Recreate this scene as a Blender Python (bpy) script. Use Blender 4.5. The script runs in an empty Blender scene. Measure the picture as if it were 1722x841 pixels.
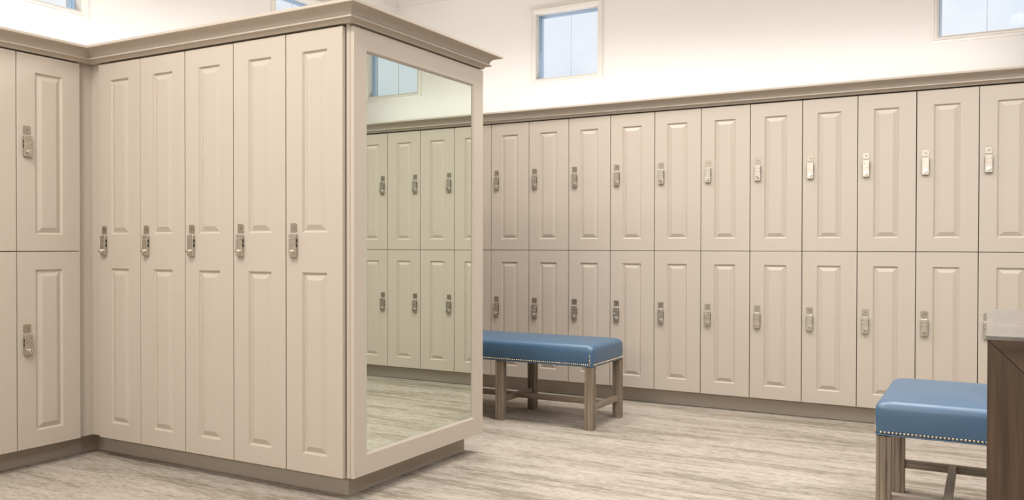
import bpy, bmesh, math, random
from mathutils import Vector, Matrix

# ------------------------------------------------------------------ camera
scene = bpy.context.scene
COL = scene.collection
random.seed(7)
CAM_H = 1.0425
F_PX, YAW, PITCH, ROLL, CY = 1430.9, -0.50991, -0.01046, 0.00166, 429.5
cam_data = bpy.data.cameras.new('camera')
cam = bpy.data.objects.new('camera', cam_data)
COL.objects.link(cam)
cam_data.sensor_width = 36.0
cam_data.sensor_fit = 'HORIZONTAL'
cam_data.lens = F_PX * 36.0 / 1722.0
cam_data.shift_y = (CY - 420.5) / 1722.0
cam_data.clip_start = 0.02
cam.matrix_world = (Matrix.Translation((0, 0, CAM_H)) @ Matrix.Rotation(-YAW, 4, 'Z')
                    @ Matrix.Rotation(math.pi / 2 + PITCH, 4, 'X') @ Matrix.Rotation(ROLL, 4, 'Z'))
scene.camera = cam

# ------------------------------------------------------------------ look
vs = scene.view_settings
vs.view_transform = 'Standard'
vs.look = 'None'
vs.gamma = 1.0
vs.use_curve_mapping = False
vs.exposure = -0.10
scene.cycles.use_denoising = True
scene.cycles.max_bounces = 10
scene.cycles.diffuse_bounces = 6
scene.cycles.sample_clamp_indirect = 6.0
scene.cycles.caustics_reflective = False
scene.cycles.caustics_refractive = False

# ------------------------------------------------------------------ world: pale cloudy sky
W = bpy.data.worlds.new('sky')
scene.world = W
W.use_nodes = True
nt = W.node_tree
nt.nodes.clear()
tc = nt.nodes.new('ShaderNodeTexCoord')
nz = nt.nodes.new('ShaderNodeTexNoise')
nz.inputs['Scale'].default_value = 7.0
nz.inputs['Detail'].default_value = 4.0
rp = nt.nodes.new('ShaderNodeValToRGB')
rp.color_ramp.elements[0].position = 0.40
rp.color_ramp.elements[0].color = (0.82, 0.87, 0.95, 1)
rp.color_ramp.elements[1].position = 0.60
rp.color_ramp.elements[1].color = (0.97, 0.98, 1.0, 1)
bg = nt.nodes.new('ShaderNodeBackground')
bg.inputs['Strength'].default_value = 1.08
wo = nt.nodes.new('ShaderNodeOutputWorld')
nt.links.new(tc.outputs['Generated'], nz.inputs['Vector'])
nt.links.new(nz.outputs['Fac'], rp.inputs['Fac'])
nt.links.new(rp.outputs['Color'], bg.inputs['Color'])
nt.links.new(bg.outputs['Background'], wo.inputs['Surface'])


# ------------------------------------------------------------------ lights
def area(name, loc, size_x, size_y, energy, color, rot=(0, 0, 0)):
    l = bpy.data.lights.new(name, 'AREA')
    l.shape = 'RECTANGLE'
    l.size, l.size_y = size_x, size_y
    l.energy = energy
    l.color = color
    o = bpy.data.objects.new(name, l)
    o.location = loc
    o.rotation_euler = rot
    COL.objects.link(o)
    return o


WARM = (1.0, 0.967, 0.915)
COOL = (0.82, 0.91, 1.0)
COVE = (1.0, 0.99, 0.975)
PI = math.pi
COVE_Z = 1.972
# LED cove strips lying on the locker tops behind the cornice, shining up
area('cove_light_right', (-1.85, 5.56, COVE_Z), 4.0, 0.05, 19, COVE, (PI, 0, 0))
area('cove_light_left', (-4.08, 1.65, COVE_Z), 0.05, 7.3, 42, COVE, (PI, 0, 0))
# square ceiling downlights in rows before the lockers, narrower beams near the walls; the widest beams are added fill
for lx, ly, e, beam, tint in ((-3.0, 1.2, 38, 160, WARM), (-1.9, 1.2, 29, 160, WARM), (-2.3, -0.1, 22, 180, WARM),
                              (-1.0, 2.9, 13, 180, WARM), (-2.6, 4.25, 24, 145, WARM), (-1.7, 3.95, 24, 140, WARM),
                              (-0.5, 3.9, 21, 140, WARM), (0.7, 3.9, 18, 140, WARM), (0.4, 2.6, 10, 180, WARM),
                              (1.2, 2.4, 44, 180, COOL), (-0.8, 0.3, 18, 180, WARM), (1.9, 3.9, 13, 140, WARM)):  # cool lamp is added to give the mirror frame a daylight tint
    area('ceiling_downlight_and_fill', (lx, ly, 3.19), 0.45, 0.45, e, tint).data.spread = math.radians(beam)
# long fill lamp added behind the camera to brighten the cornice from the front
area('added_front_fill', (-1.2, -3.10, 2.45), 2.6, 0.35, 84, WARM, (PI / 2, 0, 0))


# ------------------------------------------------------------------ materials
def new_mat(name):
    m = bpy.data.materials.new(name)
    m.use_nodes = True
    b = m.node_tree.nodes['Principled BSDF']
    return m, m.node_tree, b


def set_in(b, **kw):
    for k, v in kw.items():
        k = k.replace('_', ' ')
        if k in b.inputs:
            b.inputs[k].default_value = v


def paint(name, col, rough=0.45, bump=0.02, scale=400, var=0.02):
    m, t, b = new_mat(name)
    set_in(b, Roughness=rough)
    tcn = t.nodes.new('ShaderNodeTexCoord')
    n = t.nodes.new('ShaderNodeTexNoise')
    n.inputs['Scale'].default_value = 3.0
    mx = t.nodes.new('ShaderNodeMix')
    mx.data_type = 'RGBA'
    mx.inputs['A'].default_value = (*[c * (1 - var) for c in col], 1)
    mx.inputs['B'].default_value = (*[min(1, c * (1 + var)) for c in col], 1)
    t.links.new(tcn.outputs['Object'], n.inputs['Vector'])
    t.links.new(n.outputs['Fac'], mx.inputs['Factor'])
    t.links.new(mx.outputs['Result'], b.inputs['Base Color'])
    n2 = t.nodes.new('ShaderNodeTexNoise')
    n2.inputs['Scale'].default_value = scale
    bp = t.nodes.new('ShaderNodeBump')
    bp.inputs['Strength'].default_value = bump
    bp.inputs['Distance'].default_value = 0.002
    t.links.new(tcn.outputs['Object'], n2.inputs['Vector'])
    t.links.new(n2.outputs['Fac'], bp.inputs['Height'])
    t.links.new(bp.outputs['Normal'], b.inputs['Normal'])
    return m


def metal(name, col, rough, aniso=0.0):
    m, t, b = new_mat(name)
    set_in(b, Metallic=1.0, Roughness=rough)
    b.inputs['Base Color'].default_value = (*col, 1)
    tcn = t.nodes.new('ShaderNodeTexCoord')
    n = t.nodes.new('ShaderNodeTexNoise')
    n.inputs['Scale'].default_value = 900
    bp = t.nodes.new('ShaderNodeBump')
    bp.inputs['Strength'].default_value = 0.05
    bp.inputs['Distance'].default_value = 0.001
    t.links.new(tcn.outputs['Object'], n.inputs['Vector'])
    t.links.new(n.outputs['Fac'], bp.inputs['Height'])
    t.links.new(bp.outputs['Normal'], b.inputs['Normal'])
    return m


def wood(name, dark, light, grain_axis='Z', rough=0.5, scale=1.0):
    m, t, b = new_mat(name)
    set_in(b, Roughness=rough)
    tcn = t.nodes.new('ShaderNodeTexCoord')
    mp = t.nodes.new('ShaderNodeMapping')
    s = {'X': (1.2, 26, 26), 'Y': (26, 1.2, 26), 'Z': (26, 26, 1.2)}[grain_axis]
    mp.inputs['Scale'].default_value = tuple(v * scale for v in s)
    n = t.nodes.new('ShaderNodeTexNoise')
    n.inputs['Scale'].default_value = 1.0
    n.inputs['Detail'].default_value = 8
    n.inputs['Roughness'].default_value = 0.65
    n.inputs['Distortion'].default_value = 0.5
    mp2 = t.nodes.new('ShaderNodeMapping')
    mp2.inputs['Scale'].default_value = tuple(v * 6 * scale for v in s)
    n2 = t.nodes.new('ShaderNodeTexNoise')
    n2.inputs['Scale'].default_value = 1.0
    n2.inputs['Detail'].default_value = 3
    md = t.nodes.new('ShaderNodeMath')
    md.operation = 'MULTIPLY_ADD'
    md.inputs[1].default_value = 0.35
    r = t.nodes.new('ShaderNodeValToRGB')
    r.color_ramp.elements[0].position = 0.45
    r.color_ramp.elements[0].color = (*dark, 1)
    r.color_ramp.elements[1].position = 0.85
    r.color_ramp.elements[1].color = (*light, 1)
    t.links.new(tcn.outputs['Object'], mp.inputs['Vector'])
    t.links.new(tcn.outputs['Object'], mp2.inputs['Vector'])
    t.links.new(mp.outputs['Vector'], n.inputs['Vector'])
    t.links.new(mp2.outputs['Vector'], n2.inputs['Vector'])
    t.links.new(n2.outputs['Fac'], md.inputs[0])
    t.links.new(n.outputs['Fac'], md.inputs[2])
    t.links.new(md.outputs[0], r.inputs['Fac'])
    t.links.new(r.outputs['Color'], b.inputs['Base Color'])
    bp = t.nodes.new('ShaderNodeBump')
    bp.inputs['Strength'].default_value = 0.25
    bp.inputs['Distance'].default_value = 0.0015
    t.links.new(md.outputs[0], bp.inputs['Height'])
    t.links.new(bp.outputs['Normal'], b.inputs['Normal'])
    return m


PAINT_C = (0.520, 0.458, 0.393)
M_PAINT = paint('beige_locker_paint', PAINT_C, 0.42)
M_KICK = paint('shaded_toe_kick_paint', (0.50, 0.44, 0.37), 0.5)  # locker paint, slightly darkened for the shade under the doors
M_CARCASS = paint('gap_shade_carcass_board', (0.17, 0.135, 0.10), 0.6)  # carcass colour darkened so the gaps between doors look shaded
M_WALL = paint('cream_wall_paint', (0.70, 0.672, 0.640), 0.85, 0.05, 250)
M_CEIL = paint('white_ceiling_paint', (0.86, 0.83, 0.79), 0.9)
M_CASING = paint('cream_window_trim_paint', (0.68, 0.645, 0.60), 0.45)
M_ALU = metal('sky_tinted_window_aluminium', (0.50, 0.60, 0.72), 0.35)  # blue of the reflected sky is put into the metal colour
M_PLATE = metal('satin_nickel_plate', (0.48, 0.435, 0.37), 0.38)
M_LOCK = metal('satin_nickel_lock', (0.56, 0.51, 0.445), 0.40)
M_KNOB = metal('polished_nickel_knob', (0.82, 0.78, 0.72), 0.18)
M_DARK, _t, _b = new_mat('dark_recess_plastic')
_b.inputs['Base Color'].default_value = (0.03, 0.026, 0.022, 1)
set_in(_b, Roughness=0.6)
M_ENGR, _t, _b = new_mat('engraved_dark_grey')
_b.inputs['Base Color'].default_value = (0.10, 0.085, 0.07, 1)
set_in(_b, Roughness=0.6)
M_NAIL = metal('antique_brass_nailhead', (0.58, 0.49, 0.36), 0.34)
M_MIRROR, _t, _b = new_mat('silvered_mirror_glass')
_b.inputs['Base Color'].default_value = (0.745, 0.81, 0.735, 1)
set_in(_b, Metallic=1.0, Roughness=0.0)
M_OAK = wood('grey_washed_oak', (0.115, 0.085, 0.062), (0.33, 0.265, 0.20), 'Z', 0.5)
M_OAKX = wood('grey_washed_oak_across', (0.115, 0.085, 0.062), (0.33, 0.265, 0.20), 'X', 0.5)
M_OAKY = wood('grey_washed_oak_lengthwise', (0.115, 0.085, 0.062), (0.33, 0.265, 0.20), 'Y', 0.5)
M_WALN = wood('dark_walnut_upright', (0.036, 0.022, 0.013), (0.150, 0.096, 0.060), 'Z', 0.45, 0.8)
M_WALNX = wood('dark_walnut_across', (0.036, 0.022, 0.013), (0.150, 0.096, 0.060), 'X', 0.45, 0.8)

M_STONE, _t, _b = new_mat('polished_pale_stone')
set_in(_b, Roughness=0.16)
_n = _t.nodes.new('ShaderNodeTexNoise')
_n.inputs['Scale'].default_value = 14
_n.inputs['Detail'].default_value = 8
_r = _t.nodes.new('ShaderNodeValToRGB')
_r.color_ramp.elements[0].color = (0.17, 0.155, 0.145, 1)
_r.color_ramp.elements[0].position = 0.3
_r.color_ramp.elements[1].color = (0.27, 0.25, 0.235, 1)
_r.color_ramp.elements[1].position = 0.7
_c = _t.nodes.new('ShaderNodeTexCoord')
_t.links.new(_c.outputs['Object'], _n.inputs['Vector'])
_t.links.new(_n.outputs['Fac'], _r.inputs['Fac'])
_t.links.new(_r.outputs['Color'], _b.inputs['Base Color'])

# blue leather
M_BLUE, _t, _b = new_mat('blue_leather')
set_in(_b, Roughness=0.42)
_b.inputs['Specular IOR Level'].default_value = 0.8
_b.inputs['Coat Weight'].default_value = 0.35
_b.inputs['Coat Roughness'].default_value = 0.38
_c = _t.nodes.new('ShaderNodeTexCoord')
_n = _t.nodes.new('ShaderNodeTexNoise')
_n.inputs['Scale'].default_value = 6
_mx = _t.nodes.new('ShaderNodeMix')
_mx.data_type = 'RGBA'
_mx.inputs['A'].default_value = (0.034, 0.100, 0.190, 1)
_mx.inputs['B'].default_value = (0.042, 0.116, 0.214, 1)
_t.links.new(_c.outputs['Object'], _n.inputs['Vector'])
_t.links.new(_n.outputs['Fac'], _mx.inputs['Factor'])
_t.links.new(_mx.outputs['Result'], _b.inputs['Base Color'])
_v = _t.nodes.new('ShaderNodeTexVoronoi')
_v.inputs['Scale'].default_value = 450
_bp = _t.nodes.new('ShaderNodeBump')
_bp.inputs['Strength'].default_value = 0.12
_bp.inputs['Distance'].default_value = 0.001
_t.links.new(_c.outputs['Object'], _v.inputs['Vector'])
_t.links.new(_v.outputs['Distance'], _bp.inputs['Height'])
_t.links.new(_bp.outputs['Normal'], _b.inputs['Normal'])

# window pane: clear thin glass, slightly frosted look comes from the cloud beyond
M_PANE = bpy.data.materials.new('thin_window_glass')
M_PANE.use_nodes = True
_t = M_PANE.node_tree
_t.nodes.clear()
_tr = _t.nodes.new('ShaderNodeBsdfTransparent')
_tr.inputs['Color'].default_value = (0.97, 0.985, 1.0, 1)
_gl = _t.nodes.new('ShaderNodeBsdfGlossy')
_gl.inputs['Roughness'].default_value = 0.05
_lw = _t.nodes.new('ShaderNodeLayerWeight')
_lw.inputs['Blend'].default_value = 0.3
_fr = _t.nodes.new('ShaderNodeMath')
_fr.operation = 'MULTIPLY'
_fr.inputs[1].default_value = 0.35
_t.links.new(_lw.outputs['Facing'], _fr.inputs[0])
_ms = _t.nodes.new('ShaderNodeMixShader')
_o = _t.nodes.new('ShaderNodeOutputMaterial')
_t.links.new(_fr.outputs[0], _ms.inputs['Fac'])
_t.links.new(_tr.outputs[0], _ms.inputs[1])
_t.links.new(_gl.outputs[0], _ms.inputs[2])
_t.links.new(_ms.outputs[0], _o.inputs['Surface'])

# carpet: loop pile with streaks running along the right wall (X)
M_CARPET, _t, _b = new_mat('streaked_carpet')
set_in(_b, Roughness=0.95)
_b.inputs['Specular IOR Level'].default_value = 0.1
_c = _t.nodes.new('ShaderNodeTexCoord')


def cnoise(sx, sy, detail, rough=0.6, dist=0.0):
    mp = _t.nodes.new('ShaderNodeMapping')
    mp.inputs['Scale'].default_value = (sx, sy, 1)
    n = _t.nodes.new('ShaderNodeTexNoise')
    n.inputs['Scale'].default_value = 1
    n.inputs['Detail'].default_value = detail
    n.inputs['Roughness'].default_value = rough
    n.inputs['Distortion'].default_value = dist
    _t.links.new(_c.outputs['Object'], mp.inputs['Vector'])
    _t.links.new(mp.outputs['Vector'], n.inputs['Vector'])
    return n.outputs['Fac']


def cramp(src, p0, p1, c0=(0, 0, 0, 1), c1=(1, 1, 1, 1)):
    r = _t.nodes.new('ShaderNodeValToRGB')
    r.color_ramp.elements[0].position = p0
    r.color_ramp.elements[0].color = c0
    r.color_ramp.elements[1].position = p1
    r.color_ramp.elements[1].color = c1
    _t.links.new(src, r.inputs['Fac'])
    return r.outputs['Color']


def cmix(fac, a, b, mode='MIX', amount=None):
    mx = _t.nodes.new('ShaderNodeMix')
    mx.data_type = 'RGBA'
    mx.blend_type = mode
    if isinstance(fac, float):
        mx.inputs['Factor'].default_value = fac
    else:
        _t.links.new(fac, mx.inputs['Factor'])
    for k, v in (('A', a), ('B', b)):
        if isinstance(v, tuple):
            mx.inputs[k].default_value = v
        else:
            _t.links.new(v, mx.inputs[k])
    return mx.outputs['Result']


def csum(*terms):
    """weighted sum of noises; weights add up to one so the mean stays near one half"""
    prev = None
    for src, k in terms:
        m_ = _t.nodes.new('ShaderNodeMath')
        m_.operation = 'MULTIPLY_ADD'
        m_.inputs[1].default_value = k
        m_.inputs[2].default_value = 0.0
        _t.links.new(src, m_.inputs[0])
        if prev is not None:
            _t.links.new(prev, m_.inputs[2])
        prev = m_.outputs[0]
    return prev


_bandn = cnoise(0.75, 6.0, 3, 0.55, 0.15)
_band2 = cnoise(2.4, 24.0, 4, 0.65, 0.1)
_streak = cnoise(10.0, 85, 4, 0.8, 0.0)
_line = cnoise(16, 130, 3, 0.85, 0.0)
_k1 = cramp(csum((_streak, 0.46), (_bandn, 0.30), (_band2, 0.24)), 0.510, 0.562)   # dark brush patches, clustered in bands
_k2 = cramp(csum((_line, 0.75), (_band2, 0.25)), 0.48, 0.56)                          # fine yarn lines
_k3 = cramp(_bandn, 0.38, 0.62)
_col = cmix(_k3, (0.455, 0.403, 0.352, 1), (0.395, 0.348, 0.300, 1))
_col = cmix(_k2, _col, (0.30, 0.262, 0.217, 1))
_col = cmix(_k1, _col, (0.232, 0.200, 0.153, 1))
_t.links.new(_col, _b.inputs['Base Color'])
_bp = _t.nodes.new('ShaderNodeBump')
_bp.inputs['Strength'].default_value = 0.5
_bp.inputs['Distance'].default_value = 0.003
_t.links.new(cnoise(60, 260, 2), _bp.inputs['Height'])
_t.links.new(_bp.outputs['Normal'], _b.inputs['Normal'])


# ------------------------------------------------------------------ mesh helpers
class MB:
    """collects geometry of ONE mesh"""

    def __init__(self):
        self.v, self.f, self.m, self.s = [], [], [], []

    def add(self, verts, faces, mi=0, smooth=False, mat=None):
        k = len(self.v)
        if mat is not None:
            verts = [mat @ Vector(p) for p in verts]
        self.v += [tuple(p) for p in verts]
        for q in faces:
            self.f.append([i + k for i in q])
            self.m.append(mi)
            self.s.append(smooth)

    def quad(self, a, b, c, d, mi=0):
        self.add([a, b, c, d], [(0, 1, 2, 3)], mi)

    def box(self, x0, x1, y0, y1, z0, z1, mi=0, mat=None):
        v = [(x0, y0, z0), (x1, y0, z0), (x1, y1, z0), (x0, y1, z0),
             (x0, y0, z1), (x1, y0, z1), (x1, y1, z1), (x0, y1, z1)]
        f = [(0, 3, 2, 1), (4, 5, 6, 7), (0, 1, 5, 4), (1, 2, 6, 5), (2, 3, 7, 6), (3, 0, 4, 7)]
        self.add(v, f, mi, False, mat)

    def loft(self, rings, mi=0, smooth=False, cap0=True, cap1=True, closed=True):
        n = len(rings[0])
        v = [p for r in rings for p in r]
        f = []
        for i in range(len(rings) - 1):
            for j in range(n if closed else n - 1):
                a, b = i * n + j, i * n + (j + 1) % n
                f.append((a, b, b + n, a + n))
        self.add(v, f, mi, smooth)
        if cap0:
            self.add(rings[0], [tuple(reversed(range(n)))], mi)
        if cap1:
            self.add(rings[-1], [tuple(range(n))], mi)

    def build(self, name, mats, parent=None, loc=None, bevel=0.0, seg=2, weld=False):
        me = bpy.data.meshes.new(name)
        me.from_pydata(self.v, [], self.f)
        if not isinstance(mats, (list, tuple)):
            mats = [mats]
        for m in mats:
            me.materials.append(m)
        for p, mi, sm in zip(me.polygons, self.m, self.s):
            p.material_index = mi
            p.use_smooth = sm
        bm = bmesh.new()
        bm.from_mesh(me)
        if weld:
            bmesh.ops.remove_doubles(bm, verts=bm.verts, dist=1e-5)
        bmesh.ops.recalc_face_normals(bm, faces=bm.faces)
        bm.to_mesh(me)
        bm.free()
        o = bpy.data.objects.new(name, me)
        COL.objects.link(o)
        if loc is not None:
            o.location = loc
        if parent is not None:
            o.parent = parent
        if bevel > 0:
            md = o.modifiers.new('bevel', 'BEVEL')
            md.width = bevel
            md.segments = seg
            md.limit_method = 'ANGLE'
        return o


def tag(o, label=None, cat=None, group=None, kind=None):
    if label:
        o['label'] = label
    if cat:
        o['category'] = cat
    if group:
        o['group'] = group
    if kind:
        o['kind'] = kind
    return o


def empty(name, loc=(0, 0, 0), rz=0.0):
    o = bpy.data.objects.new(name, None)
    o.empty_display_size = 0.05
    o.location = loc
    o.rotation_euler = (0, 0, rz)
    COL.objects.link(o)
    return o


def child(name, mesh, parent, loc=(0, 0, 0), rot=(0, 0, 0)):
    o = bpy.data.objects.new(name, mesh)
    o.parent = parent
    o.location = loc
    o.rotation_euler = rot
    COL.objects.link(o)
    return o


def rrect(w, h, r, n=5):
    """rounded rectangle outline (centre origin) as (a, b) pairs"""
    pts = []
    for cx, cy, a0 in ((w / 2 - r, h / 2 - r, 0), (-w / 2 + r, h / 2 - r, 90),
                       (-w / 2 + r, -h / 2 + r, 180), (w / 2 - r, -h / 2 + r, 270)):
        for i in range(n + 1):
            a = math.radians(a0 + 90 * i / n)
            pts.append((cx + r * math.cos(a), cy + r * math.sin(a)))
    return pts


# ------------------------------------------------------------------ key dimensions
D = 5.3616            # front plane of the right wall's locker doors (Y)
DI = 2.6624           # front plane of the tall locker doors (Y)
XM = -2.2309          # face of the mirror frame (X)
XL = -3.8764          # front plane of the left wall's locker doors (X)
YE = 3.690            # far end of the mirror bank (Y)
PR, PI_ = 0.31282, 0.30966
X0R = -3.17394        # left edge of locker 64
Z_BOT, Z_TOP = 0.100, 1.930
Z_MID = CAM_H - 0.027
Z_CR0, Z_CR1 = CAM_H + 0.896, CAM_H + 0.967
WALL_Y, WALL_X = 5.88, -4.40
X_EAST, Y_BACK = 3.9, -3.2
H_CEIL = 3.24
WIN_Z0, WIN_Z1 = CAM_H + 1.297, CAM_H + 1.806

# ------------------------------------------------------------------ room shell
mb = MB()
mb.box(WALL_X - 0.2, X_EAST + 0.2, Y_BACK - 0.2, WALL_Y + 0.2, -0.1, 0.0)
tag(mb.build('floor', M_CARPET), kind='structure')
mb = MB()
mb.box(WALL_X - 0.2, X_EAST + 0.2, Y_BACK - 0.2, WALL_Y + 0.2, H_CEIL, H_CEIL + 0.1)
tag(mb.build('ceiling', M_CEIL), kind='structure')


def wall_with_holes(name, along0, along1, holes, make):
    """make(a0,a1,z0,z1) adds one solid cell; holes = [(a0,a1)] all at WIN_Z0..WIN_Z1"""
    mb = MB()
    make(mb, along0, along1, 0, WIN_Z0)
    make(mb, along0, along1, WIN_Z1, H_CEIL)
    a = along0
    for h0, h1 in holes:
        make(mb, a, h0, WIN_Z0, WIN_Z1)
        a = h1
    make(mb, a, along1, WIN_Z0, WIN_Z1)
    return tag(mb.build(name, M_WALL, weld=False), kind='structure')


HR = [(-3.080, -2.553), (-0.277, 0.250), (2.526, 3.053)]
HL = [(-1.57, -1.04), (0.43, 0.96), (2.437, 2.967), (4.440, 4.970)]
WT = 0.14
wall_with_holes('wall_right', WALL_X - WT, X_EAST, HR,
                lambda m, a, b, z0, z1: m.box(a, b, WALL_Y, WALL_Y + WT, z0, z1))
wall_with_holes('wall_left', Y_BACK, WALL_Y, HL,
                lambda m, a, b, z0, z1: m.box(WALL_X - WT, WALL_X, a, b, z0, z1))
mb = MB()
mb.box(X_EAST, X_EAST + 0.1, Y_BACK, WALL_Y, 0, H_CEIL)
tag(mb.build('wall_east', M_PAINT), kind='structure')
mb = MB()
mb.box(WALL_X, X_EAST, Y_BACK - 0.1, Y_BACK, 0, H_CEIL)
tag(mb.build('wall_back', M_PAINT), kind='structure')


def window(n, centre, width, rz):
    """local: x along the wall, y outwards through the wall, z up; origin on the wall face at opening centre"""
    h = WIN_Z1 - WIN_Z0
    root = empty('window_%d' % n, (centre[0], centre[1], (WIN_Z0 + WIN_Z1) / 2), rz)
    tag(root, kind='structure')

    def ring(m, prof, mi=0):
        rs = []
        for inset, y in prof:
            a, b = width / 2 - inset, h / 2 - inset
            rs.append([(-a, y, -b), (a, y, -b), (a, y, b), (-a, y, b)])
        m.loft(rs, mi, False, False, False)
    m = MB()      # moulded casing with stepped profile
    ring(m, [(-0.038, 0.0), (-0.038, -0.009), (-0.032, -0.014), (-0.024, -0.016), (-0.020, -0.012),
             (-0.014, -0.012), (-0.006, -0.010), (-0.001, -0.006), (0.003, -0.004), (0.003, 0.05)])
    m.build('casing', M_CASING, root)
    m = MB()      # metal sash frame
    ring(m, [(0.0, 0.05), (0.006, 0.05), (0.006, 0.062), (0.013, 0.062), (0.013, 0.075), (0.018, 0.075),
             (0.018, 0.10), (0.0, 0.10)])
    m.box(-width / 2 + 0.004, -width / 2 + 0.03, 0.055, 0.064, -0.004, 0.004)
    m.build('sash_frame', M_ALU, root)
    m = MB()
    m.box(-width / 2 + 0.016, width / 2 - 0.016, 0.080, 0.084, -h / 2 + 0.016, h / 2 - 0.016)
    m.build('pane', M_PANE, root)
    m = MB()
    m.box(-0.0015, 0.0015, 0.088, 0.090, -h / 2 + 0.018, h / 2 - 0.018)
    m.build('glazing_bar', M_CASING, root)


for i, (a, b) in enumerate(HR):
    window(i + 1, ((a + b) / 2, WALL_Y), b - a, 0.0)
for i, (a, b) in enumerate(HL):
    window(i + 4, (WALL_X, (a + b) / 2), b - a, math.pi / 2)

# ceiling moulding (inside corner shows above the mirror bank)
CM = [(0.0, CAM_H + 2.035), (0.012, CAM_H + 2.035), (0.012, CAM_H + 2.075), (0.022, CAM_H + 2.082),
      (0.045, CAM_H + 2.10), (0.085, CAM_H + 2.15), (0.10, CAM_H + 2.165), (0.10, H_CEIL)]


def sweep(path, prof, split=None):
    """sweep an (outward, z) profile along a plan polyline, room on the right hand side, mitred corners;
    returns one MB per group of segments"""
    P = [Vector(p) for p in path]
    sec = []
    for i, p in enumerate(P):
        ns = []
        if i > 0:
            d = (P[i] - P[i - 1]).normalized()
            ns.append(Vector((d.y, -d.x)))
        if i < len(P) - 1:
            d = (P[i + 1] - P[i]).normalized()
            ns.append(Vector((d.y, -d.x)))
        if len(ns) == 2:
            n = (ns[0] + ns[1])
            n = n / (1 + ns[0].dot(ns[1]))
        else:
            n = ns[0]
        sec.append([(p.x + n.x * o, p.y + n.y * o, z) for o, z in prof])
    groups = split or [list(range(len(P) - 1))]
    out = []
    for g in groups:
        m = MB()
        m.loft([sec[i] for i in g] + [sec[g[-1] + 1]], 0, False, True, True)
        out.append(m)
    return out


cm_full = CM + [(0.0, H_CEIL)]
for k, m in enumerate(sweep([(WALL_X, Y_BACK), (WALL_X, WALL_Y), (X_EAST, WALL_Y)], cm_full, [[0], [1]])):
    tag(m.build('trim_%d' % (k + 1), M_CASING), kind='structure')

# locker cornice: fillet, bead, cove and top fillet
def arc(cx, cz, rx, rz, a0, a1, n):
    return [(cx + rx * math.cos(math.radians(a0 + (a1 - a0) * i / n)),
             cz + rz * math.sin(math.radians(a0 + (a1 - a0) * i / n))) for i in range(n + 1)]


b0 = Z_CR0
CR = [(-0.10, b0), (0.002, b0), (0.004, b0 + 0.004)]
CR += arc(0.022, b0 + 0.002, 0.018, 0.012, 170, 95, 4)                 # small lower cove
CR += [(0.0275, b0 + 0.0145), (0.0300, b0 + 0.0155), (0.0300, b0 + 0.0205), (0.0285, b0 + 0.0222), (0.021, b0 + 0.0225)]
CR += [((1 - t) ** 2 * 0.021 + 2 * t * (1 - t) * 0.0235 + t * t * 0.066,
        b0 + (1 - t) ** 2 * 0.0225 + 2 * t * (1 - t) * 0.052 + t * t * 0.0575) for t in [k / 10 for k in range(11)]]
CR += [(0.070, b0 + 0.0575), (0.073, b0 + 0.0605), (0.073, Z_CR1), (-0.10, Z_CR1)]
path = [(XL, Y_BACK), (XL, DI), (XM, DI), (XM, YE), (XL, YE), (XL, D), (X_EAST, D)]
for k, m in enumerate(sweep(path, CR, [[0], [1, 2, 3], [4], [5]])):
    tag(m.build('trim_%d' % (k + 3), M_PAINT), kind='structure')

# toe kicks
m = MB(); m.box(XL - 0.12, XL - 0.10, Y_BACK, DI + 0.10, 0, Z_BOT - 0.001)
tag(m.build('baseboard_left', M_KICK), kind='structure')
m = MB()
m.box(XL - 0.10, XM - 0.095, DI + 0.10, DI + 0.12, 0, Z_BOT - 0.001)
m.box(XM - 0.115, XM - 0.095, DI + 0.12, YE - 0.048, 0, Z_BOT - 0.001)
m.box(XL - 0.10, XM - 0.095, YE - 0.048, YE - 0.028, 0, Z_BOT - 0.001)
tag(m.build('baseboard_middle', M_KICK), kind='structure')
m = MB(); m.box(XL, X_EAST, D + 0.083, D + 0.103, 0, Z_BOT - 0.001)
tag(m.build('baseboard_right', M_KICK), kind='structure')

# recessed corner fillers and the plain back of the middle bank
m = MB()
m.box(XL - 0.04, XL - 0.022, 2.6035, DI + 0.04, Z_BOT, Z_CR0)
m.box(XL - 0.022, -3.8210, DI + 0.022, DI + 0.04, Z_BOT, Z_CR0)
tag(m.build('trim_7', M_PAINT), kind='structure')
m = MB()
m.box(XL - 0.02, XM - 0.021, YE - 0.02, YE - 0.003, Z_BOT, Z_CR0)
tag(m.build('trim_8', M_PAINT), kind='structure')
m = MB()
m.box(XL - 0.04, XL - 0.02, YE - 0.003, D + 0.02, Z_BOT, Z_CR0)
m.box(XL - 0.02, X0R - 2 * PR - 0.001, D + 0.02, D + 0.04, Z_BOT, Z_CR0)
tag(m.build('trim_9', M_PAINT), kind='structure')
# end stile carrying the mirror frame
m = MB()
m.box(-2.2690, XM - 0.020, DI + 0.020, YE - 0.0205, Z_BOT, Z_CR0)
tag(m.build('trim_10', M_PAINT), kind='structure')


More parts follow.
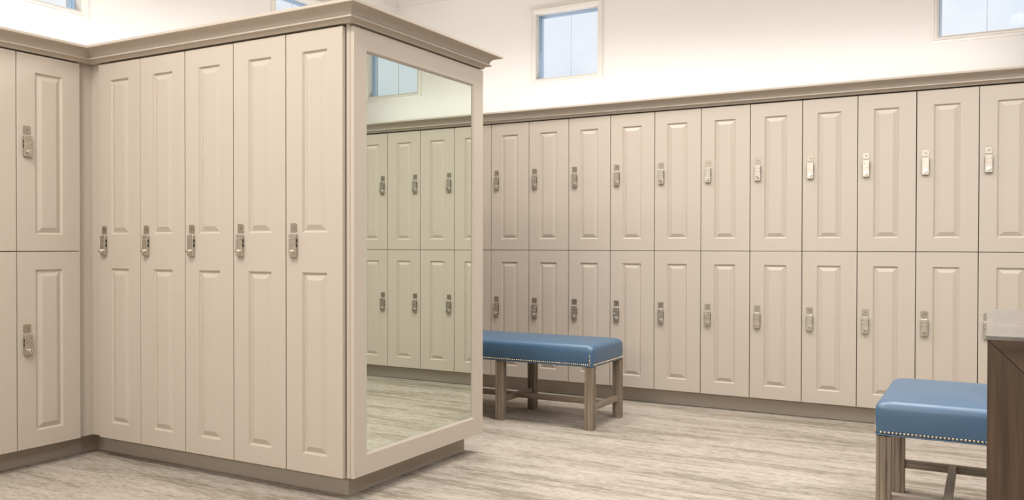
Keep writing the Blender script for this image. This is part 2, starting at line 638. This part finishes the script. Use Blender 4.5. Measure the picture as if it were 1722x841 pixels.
# ------------------------------------------------------------------ locker parts (shared meshes)
def door_mesh(name, w, h, panels, xa=0.0875, xb=0.2215, t=0.020):
    """front face at y=0 with raised panels; x 0..w, z 0..h"""
    m = MB()
    g, e = 0.0021, 0.0013
    x0, x1, z0, z1 = g, w - g, 0.0, h
    # outer eased edge + sides
    o = [(x0, t, z0), (x1, t, z0), (x1, t, z1), (x0, t, z1)]
    a = [(x0, e, z0), (x1, e, z0), (x1, e, z1), (x0, e, z1)]
    b = [(x0 + e, 0, z0 + e), (x1 - e, 0, z0 + e), (x1 - e, 0, z1 - e), (x0 + e, 0, z1 - e)]
    m.loft([o, a, b], 0, False, True, False)
    X0, X1, Z0, Z1 = x0 + e, x1 - e, z0 + e, z1 - e
    m.quad((X0, 0, Z0), (xa, 0, Z0), (xa, 0, Z1), (X0, 0, Z1))
    m.quad((xb, 0, Z0), (X1, 0, Z0), (X1, 0, Z1), (xb, 0, Z1))
    zz = Z0
    prof = [(0, 0), (0.0010, 0.0030), (0.0032, 0.0040), (0.0058, 0.0078), (0.0080, 0.0090), (0.0100, 0.0088),
            (0.0285, 0.0019), (0.0308, 0.0012), (0.0316, 0.0004)]
    for pa, pb in panels:
        m.quad((xa, 0, zz), (xb, 0, zz), (xb, 0, pa), (xa, 0, pa))
        rings = [[(xa + i, y, pa + i), (xb - i, y, pa + i), (xb - i, y, pb - i), (xa + i, y, pb - i)] for i, y in prof]
        m.loft(rings, 0, False, False, True)
        zz = pb
    m.quad((xa, 0, zz), (xb, 0, zz), (xb, 0, Z1), (xa, 0, Z1))
    ob = m.build(name, M_PAINT, weld=False)
    me = ob.data
    bpy.data.objects.remove(ob)
    return me


def steal(o):
    me = o.data
    bpy.data.objects.remove(o)
    return me


HALF = Z_MID - Z_BOT
DOOR_S = door_mesh('locker_door', PR, 0.9135, [(0.0780, 0.8305)])
DOOR_I = door_mesh('tall_locker_door', PI_, 1.8300, [(0.0785, 0.8330), (0.9985, 1.7475)], 0.0925, 0.2265)


def body_mesh(name, w, h, depth):
    """open fronted carcass behind the door"""
    m = MB()
    g = 0.0006
    t = 0.016
    y0, y1 = 0.0450, depth
    m.box(g, t, y0, y1, 0, h)
    m.box(w - t, w - g, y0, y1, 0, h)
    m.box(t, w - t, y0, y1, 0, t)
    m.box(t, w - t, y0, y1, h - t, h)
    m.box(t, w - t, y1 - 0.01, y1, t, h - t)
    return steal(m.build(name, M_CARCASS))


BODY_LO = body_mesh('body', PR, HALF - 0.0005, 0.50)
BODY_UP = body_mesh('body', PR, Z_CR0 - Z_MID - 0.0005, 0.50)
BODY_TALL = body_mesh('body', PI_, Z_CR0 - Z_BOT - 0.0005, 0.48)

# combination lock (origin at plate centre on the door face, -y outwards)
LW, LH, LD = 0.038, 0.097, 0.0140
m = MB()
def lock_ring(s, y, dz=0.0):
    return [(x, y, z + dz) for x, z in rrect(LW - s, LH - s, 0.0045, 4)]
m.loft([lock_ring(0, 0), lock_ring(0, -LD + 0.002), lock_ring(0.0012, -LD + 0.0006), lock_ring(0.003, -LD)], 0, False, False, True)
for sx in (-1, 1):                                     # dark finger slots on both sides
    for z in (0.0205, 0.0005):
        m.box(sx * LW / 2 - 0.0011, sx * LW / 2 + 0.0011, -LD + 0.0035, -0.0035, z - 0.0075, z + 0.0075, 1)
LOCK = steal(m.build('lock', [M_LOCK, M_DARK]))


def disc(m, cx, cz, r0, y0, r1, y1, n=14, mi=0, cap=True, smooth=True):
    A = [(cx + r0 * math.cos(2 * PI * k / n), y0, cz + r0 * math.sin(2 * PI * k / n)) for k in range(n)]
    B = [(cx + r1 * math.cos(2 * PI * k / n), y1, cz + r1 * math.sin(2 * PI * k / n)) for k in range(n)]
    m.loft([A, B], mi, smooth, False, cap)


# buttons: domed pins in dark rings
m = MB()
disc(m, 0, 0, 0.0031, 0.0, 0.0031, -0.0004, mi=1)
disc(m, 0, 0, 0.0022, -0.0003, 0.0021, -0.0012, cap=False)
disc(m, 0, 0, 0.0021, -0.0012, 0.0012, -0.0020)
BUTTON = steal(m.build('button', [M_KNOB, M_DARK]))
# knob: stem, flared finger grip and key slot
m = MB()
disc(m, 0, 0, 0.0105, 0.0, 0.0105, -0.0018, 20)
disc(m, 0, 0, 0.0072, -0.0018, 0.0068, -0.0060, 20, cap=False)
disc(m, 0, 0, 0.0068, -0.0060, 0.0092, -0.0085, 20, cap=False)
disc(m, 0, 0, 0.0092, -0.0085, 0.0092, -0.0150, 20, cap=False)
disc(m, 0, 0, 0.0092, -0.0150, 0.0082, -0.0165, 20)
disc(m, 0, 0.0004, 0.0026, -0.0160, 0.0026, -0.0168, 12, mi=1)
m.box(-0.0009, 0.0009, -0.0169, -0.0160, -0.0045, 0.0004, 1)
KNOB = steal(m.build('knob', [M_KNOB, M_DARK], weld=False))

_digits = {}


def text_geo(s, size=0.0135):
    if s not in _digits:
        cu = bpy.data.curves.new('t', 'FONT')
        cu.body = s
        cu.size = size
        cu.align_x = 'CENTER'
        cu.align_y = 'CENTER'
        cu.resolution_u = 3
        cu.extrude = 0.00012
        ob = bpy.data.objects.new('t', cu)
        COL.objects.link(ob)
        dg = bpy.context.evaluated_depsgraph_get()
        dg.update()
        me = bpy.data.meshes.new_from_object(ob.evaluated_get(dg))
        _digits[s] = ([tuple(v.co) for v in me.vertices], [tuple(p.vertices) for p in me.polygons])
        bpy.data.objects.remove(ob)
        bpy.data.curves.remove(cu)
        bpy.data.meshes.remove(me)
    return _digits[s]


def plate_mesh(num):
    m = MB()
    o = rrect(0.0375, 0.0375, 0.0045, 5)
    i = rrect(0.0365, 0.0365, 0.0042, 5)
    m.loft([[(x, 0, z) for x, z in o], [(x, -0.0014, z) for x, z in o], [(x, -0.0018, z) for x, z in i]], 0, False, False, True)
    v, f = text_geo(str(num))
    m.add([(x + 0.003, -0.00190 - z, y - 0.001) for x, y, z in v], f, 1)
    return steal(m.build('number_plate', [M_PLATE, M_ENGR]))


def make_locker(kind, num, origin, rz, label, group):
    """kind: 'upper' 'lower' 'tall'; local x along the front, y into the cabinet"""
    root = empty('locker' if kind != 'tall' else 'tall_locker', origin, rz)
    tag(root, label, 'locker', group)
    dm, bd, zb, zp, zl, w = {
        'upper': (DOOR_S, BODY_UP, 0.0015, 0.5595, 0.4840, PR),
        'lower': (DOOR_S, BODY_LO, 0.0, 0.5600, 0.4840, PR),
        'tall': (DOOR_I, BODY_TALL, 0.0, 1.0190, 0.9440, PI_)}[kind]
    child('body', bd, root)
    door = child('door', dm, root, (random.uniform(-.0004, .0004), random.uniform(0, .0006), zb + random.uniform(-.0003, .0003)))
    tx, tz = random.uniform(-0.035, 0.035), random.uniform(-0.04, 0.04)
    child('number_plate', plate_mesh(num), door, (0.046, 0.0, zp), (tx * 0.5, 0, tz * 0.5))
    lk = child('lock', LOCK, door, (0.047, 0.0, zl), (0, 0, 0))
    # knob and pins are pieces of the lock but stay at the third level, beside it
    child('knob', KNOB, door, (0.047, -LD, zl - 0.0265), (0, 0, 0))
    for dx in (-0.0108, 0.0108):
        for dz in (0.0290, 0.0080):
            child('button', BUTTON, door, (0.047 + dx, -LD, zl + dz))
    return root


ordn = ['', 'first', 'second', 'third', 'fourth', 'fifth', 'sixth', 'seventh', 'eighth', 'ninth', 'tenth', 'eleventh']
GU = 'upper lockers along the right wall'
GL = 'lower lockers along the right wall'
for i in range(-2, 13):
    x = X0R + PR * i
    nu, nl = 64 + 2 * i, 65 + 2 * i
    if i <= -2:
        lu = 'beige upper locker numbered %d hidden behind the mirrored end, right wall' % nu
        ll = 'beige lower locker numbered %d hidden behind the mirrored end, right wall' % nl
    elif i == -1:
        lu = 'beige upper locker seen only as a narrow strip right of the mirror frame'
        ll = 'beige lower locker seen as a narrow strip between mirror frame and locker 65'
    elif i == 10:
        lu = 'beige upper locker numbered 84, cut by the photo edge above the dark cabinet'
        ll = 'beige lower locker numbered 85, partly hidden behind the dark wooden cabinet'
    elif i > 10:
        lu = 'beige upper locker numbered %d on the right wall, past locker 84' % nu
        ll = 'beige lower locker numbered %d on the right wall, past locker 85' % nl
    else:
        extra_u = {0: 'nearest the mirror', 3: 'over the bench end'}.get(i, '')
        lu = 'beige upper locker numbered %d, %s full one right of the mirror' % (nu, ordn[i + 1])
        ll = 'beige lower locker numbered %d, %s full one right of the mirror' % (nl, ordn[i + 1])
        if i == 0:
            lu = 'beige upper locker numbered 64, first full one right of the mirror frame'
        if i in (0, 1, 2):
            ll += ', behind long bench'
    make_locker('upper', nu, (x, D, Z_MID), 0, lu, GU)
    make_locker('lower', nl, (x, D, Z_BOT), 0, ll, GL)

for i, n in enumerate((35, 36, 37, 38, 39)):
    lab = ['tall beige locker numbered 35, leftmost of the five, beside the inside corner',
           'tall beige locker numbered 36, second of the five from the inside corner',
           'tall beige locker numbered 37, middle one of the five tall lockers',
           'tall beige locker numbered 38, fourth of the five from the inside corner',
           'tall beige locker numbered 39, rightmost of the five, next to the mirrored end'][i]
    make_locker('tall', n, (-3.8194 + PI_ * i, DI, Z_BOT), 0, lab, 'tall lockers on the projecting bank')

for k, (nu, nl) in enumerate(((33, 34), (31, 32), (29, 30))):
    y = 2.29201 - PR * k + 0.0
    where = ['on the left wall, nearest the inside corner', 'on the left wall, cut off by the photo left edge',
             'on the left wall, beyond the photo left edge'][k]
    make_locker('upper', nu, (XL, y, Z_MID), math.pi / 2, 'beige upper locker numbered %d %s' % (nu, where) if k == 0 else
                'beige upper locker %s' % where, 'upper lockers on the left wall')
    make_locker('lower', nl, (XL, y, Z_BOT), math.pi / 2, 'beige lower locker numbered %d %s' % (nl, where) if k == 0 else
                'beige lower locker %s' % where, 'lower lockers on the left wall')

# ------------------------------------------------------------------ mirror on the end of the bank
root = empty('framed_mirror', (XM, (DI + YE) / 2, Z_BOT))
tag(root, 'tall wall mirror in a wide beige frame on the end of the locker bank', 'mirror')


def yz(o_y0, o_y1, o_z0, o_z1, x):
    # local coordinates of the mirror root
    cy = (DI + YE) / 2
    return [(x, o_y0 - cy, o_z0 - Z_BOT), (x, o_y1 - cy, o_z0 - Z_BOT), (x, o_y1 - cy, o_z1 - Z_BOT), (x, o_y0 - cy, o_z1 - Z_BOT)]


FY0, FY1 = 2.6840, 3.6882
FZ0, FZ1 = Z_BOT, Z_TOP
IY0, IY1, IZ0, IZ1 = 2.7640, 3.6000, CAM_H - 0.860, CAM_H + 0.8030
m = MB()
prof = [(0, 0.0), (0.0010, -0.0022), (0.0030, -0.0030), (0.0060, -0.0048), (0.0072, -0.0070), (0.0088, -0.0075), (0.0088, -0.0125)]
rings = [yz(FY0, FY1, FZ0, FZ1, -0.019), yz(FY0, FY1, FZ0, FZ1, -0.0012),
         yz(FY0 + .0012, FY1 - .0012, FZ0 + .0012, FZ1 - .0012, 0.0)]
rings += [yz(IY0 + i, IY1 - i, IZ0 + i, IZ1 - i, x) for i, x in prof]
m.loft(rings, 0, False, False, False)
m.add(yz(FY0, FY1, FZ0, FZ1, -0.019), [(0, 1, 2, 3)])
m.build('frame', M_PAINT, root)
m = MB()
g = 0.0080
A = yz(IY0 + g, IY1 - g, IZ0 + g, IZ1 - g, -0.0120)
B = yz(IY0 + g, IY1 - g, IZ0 + g, IZ1 - g, -0.0085)
m.loft([A, B], 0, False, True, True)
m.build('mirror_glass', M_MIRROR, root)


# ------------------------------------------------------------------ upholstered benches
def cushion(L, Wd, h):
    """rounded upholstered seat, origin at bottom centre"""
    m = MB()
    N = 7

    def ring(ins, z, r):
        return [(x, y, z) for x, y in rrect(L - 2 * ins, Wd - 2 * ins, max(r, 0.004), N)]
    R = 0.036
    rings = [ring(0.006, 0.0, 0.016), ring(0.001, 0.004, 0.018), ring(-0.001, 0.020, 0.020), ring(-0.004, 0.045, 0.024),
             ring(-0.004, h * 0.58, 0.026)]
    for k in range(0, 7):
        a = math.radians(90 * k / 6)
        rings.append(ring(-0.003 + R * (1 - math.cos(a)), h - R * 0.95 + R * 0.90 * math.sin(a) - 0.004, 0.028 + 0.020 * k / 6))
    for k in range(1, 7):
        f = k / 6
        ins = R + f * (Wd / 2 - R - 0.006)
        rings.append(ring(ins, h - 0.0058 + 0.010 * math.sin(f * PI / 2), 0.048 * (1 - f) + 0.004))
    m.loft(rings, 0, True, True, True)
    return m


def nail(m, c, n):
    """a domed nailhead, centre c, facing n (unit)"""
    n = Vector(n)
    up = Vector((0, 0, 1))
    t = up.cross(n).normalized()
    r = 0.0052
    rr = []
    for rad, off in ((1.0, 0.0), (0.92, 0.35), (0.68, 0.65), (0.30, 0.82)):
        rr.append([tuple(Vector(c) + (t * math.cos(2 * PI * k / 8) + up * math.sin(2 * PI * k / 8)) * (r * rad) + n * (r * off))
                   for k in range(8)])
    m.loft(rr, 0, True, False, True)


def leg_mesh(ang):
    """square leg with fluted faces, origin at the foot centre"""
    m = MB()
    s, d, gw = 0.0245, 0.0030, 0.0030
    H = 0.3575
    out = []
    # outline with two narrow grooves per face
    for k in range(4):
        a = k * PI / 2
        pts = [(-s, -s), (-0.0115 - gw, -s), (-0.0115, -s + d), (-0.0115 + gw, -s), (0.0115 - gw, -s), (0.0115, -s + d), (0.0115 + gw, -s)]
        for x, y in pts:
            out.append((x * math.cos(a) - y * math.sin(a), x * math.sin(a) + y * math.cos(a)))
    m.loft([[(x, y, 0) for x, y in out], [(x, y, H) for x, y in out]], 0, False, True, True)
    return m


LEG = steal(leg_mesh(0).build('leg', M_OAK))
NAIL_M = None


def make_bench(label, loc, rz, L, Wd, pairs, near_first):
    """near_first: unit vectors (local) of the sides whose nails show"""
    root = empty('upholstered_bench', loc, rz)
    tag(root, label, 'bench', 'blue upholstered benches')
    zs = 0.3595
    h = 0.133
    cu = cushion(L, Wd, h).build('seat', M_BLUE, root, (0, 0, zs))
    # welt under the nails
    w = MB()
    pts = rrect(L + 0.001, Wd + 0.001, 0.018, 7)
    rr = []
    for k in range(8):
        a = 2 * PI * k / 8
        rr.append([])
    outer = []
    n = len(pts)
    secs = []
    for j, (x, y) in enumerate(pts):
        px, py = pts[j - 1]
        qx, qy = pts[(j + 1) % n]
        d = Vector((qx - px, qy - py, 0)).normalized()
        nn = Vector((d.y, -d.x, 0))
        secs.append([tuple(Vector((x, y, 0.003)) + nn * (0.0028 * math.cos(2 * PI * k / 8)) + Vector((0, 0, 0.0028 * math.sin(2 * PI * k / 8))))
                     for k in range(8)])
    secs.append(secs[0])
    w.loft(secs, 0, True, False, False)
    w.build('welt', M_BLUE, cu)
    # nailheads along the four sides and up each corner
    nails = []
    step = 0.0128
    zt = 0.0115
    hx, hy = L / 2 + 0.0005, Wd / 2 + 0.0005
    for sx, sy in ((0, -1), (1, 0), (-1, 0), (0, 1)):
        ln = (L if sy else Wd) - 0.036
        k = int(round(ln / step))
        for i in range(k + 1):
            s = -ln / 2 + ln * i / k
            c = (s, sy * hy, zt) if sy else (sx * hx, s, zt)
            nails.append((c, (sx, sy, 0)))
    for cx in (-1, 1):
        for cy in (-1, 1):
            for i in range(1, 5):
                nails.append(((cx * (L / 2 - 0.018 + 0.0), cy * (hy + 0.001), zt + step * i), (0, cy, 0)))
    nf = [Vector((a, b, 0)) for a, b in near_first]
    mi = Matrix.Rotation(-rz, 3, 'Z') @ Vector((-loc[0], -loc[1], 0))

    def key(nl):
        c, nn = nl
        v = (mi - Vector((c[0], c[1], 0)))
        faces = Vector(nn).dot(v.normalized()) > 0
        return (0 if faces else 1, v.length)
    nails.sort(key=key)
    proto = {}
    for c, nn in nails[:100]:
        if nn not in proto:
            q = MB()
            nail(q, (0, 0, 0), nn)
            proto[nn] = steal(q.build('nailhead', M_NAIL))
        child('nailhead', proto[nn], cu, c)
    q = MB()
    for c, nn in nails[100:]:
        nail(q, c, nn)
    tag(q.build('nailheads', M_NAIL, cu), kind='stuff')
    # legs and stretchers
    lx = [-(L / 2 - 0.0255) + (L - 0.051) * k / (pairs - 1) for k in range(pairs)]
    ly = Wd / 2 - 0.0255
    for x in lx:
        for y in (-ly, ly):
            child('leg', LEG, root, (x, y, 0))
        s = MB()
        s.box(x - 0.014, x + 0.014, -ly + 0.0246, ly - 0.0246, 0.1055, 0.1375)
        s.build('side_stretcher', M_OAKY, root, bevel=0.001)
    for a, b in zip(lx[:-1], lx[1:]):
        s = MB()
        s.box(a + 0.0145, b - 0.0145, -0.014, 0.014, 0.1055, 0.1375)
        s.build('long_stretcher', M_OAKX, root, bevel=0.001)
    return root


# long bench: front edge Y=4.405, right end X=-1.943
B1_L, B_W = 1.222, 0.462
make_bench('long blue leather bench with nailhead trim, left end hidden by the mirror frame',
           (-1.941 - B1_L / 2, 4.403 + B_W / 2, 0), 0.0, B1_L, B_W, 3, [(0, -1), (1, 0)])
# short bench standing crosswise behind the dark cabinet (length along Y)
B2_L = 0.650
make_bench('short blue leather bench half hidden behind the dark wooden cabinet',
           (-0.352 + B_W / 2, 3.342 + B2_L / 2, 0), math.pi / 2, B2_L, B_W, 2, [(1, 0), (0, -1)])

# ------------------------------------------------------------------ dark cabinet with stone top, right foreground
CT_H = CAM_H - 0.140
CX0, CX1, CY0, CY1 = -0.0015, 1.25, 1.540, 2.205
cab = empty('wooden_cabinet', ((CX0 + CX1) / 2, (CY0 + CY1) / 2, 0))
tag(cab, 'dark walnut cabinet with mitred face frame and pale polished top, right foreground', 'cabinet')
ox, oy = (CX0 + CX1) / 2, (CY0 + CY1) / 2
x0, x1, y0, y1 = CX0 - ox, CX1 - ox, CY0 - oy, CY1 - oy
zt = CT_H - 0.0066
m = MB(); m.box(x0 + 0.002, x0 + 0.022, y0 + 0.021, y1, 0, zt)
m.build('side_panel', M_WALN, cab)
m = MB(); m.box(x1 - 0.022, x1 - 0.002, y0 + 0.021, y1, 0, zt)
m.build('side_panel', M_WALN, cab)
m = MB(); m.box(x0 + 0.022, x1 - 0.022, y1 - 0.018, y1 - 0.001, 0, zt)
m.build('back_panel', M_WALN, cab)
FWS = 0.13      # face frame member width


def prism(pts, ya, yb):
    q = MB()
    q.loft([[(a, ya, b) for a, b in pts], [(a, yb, b) for a, b in pts]], 0, False, True, True)
    return q


xa, xb = x0 + 0.002, x1 - 0.002
gp = 0.0004
prism([(xa, 0.0), (xa + FWS, FWS), (xa + FWS, zt - FWS - gp), (xa, zt - gp)], y0 + 0.001, y0 + 0.0205).build('stile', M_WALN, cab, bevel=0.0006)
prism([(xb, 0.0), (xb - FWS, FWS), (xb - FWS, zt - FWS - gp), (xb, zt - gp)], y0 + 0.001, y0 + 0.0205).build('stile', M_WALN, cab, bevel=0.0006)
prism([(xa + 0.001, zt), (xa + FWS + 0.001, zt - FWS), (xb - FWS - 0.001, zt - FWS), (xb - 0.001, zt)], y0 + 0.001, y0 + 0.0205).build('top_rail', M_WALNX, cab, bevel=0.0006)
prism([(xa + 0.001, 0), (xa + FWS + 0.001, FWS - 0.001), (xb - FWS - 0.001, FWS - 0.001), (xb - 0.001, 0)], y0 + 0.001, y0 + 0.0205).build('bottom_rail', M_WALNX, cab, bevel=0.0006)
mid = (xa + xb) / 2
for a, b in ((xa + FWS + 0.002, mid - 0.0015), (mid + 0.0015, xb - FWS - 0.002)):
    m = MB(); m.box(a, b, y0 + 0.006, y0 + 0.024, FWS + 0.002, zt - FWS - 0.002)
    m.build('door', M_WALN, cab, bevel=0.001)
m = MB(); m.box(x0, x1, y0, y1 + 0.006, zt, CT_H)
m.build('stone_top', M_STONE, cab, bevel=0.0008)
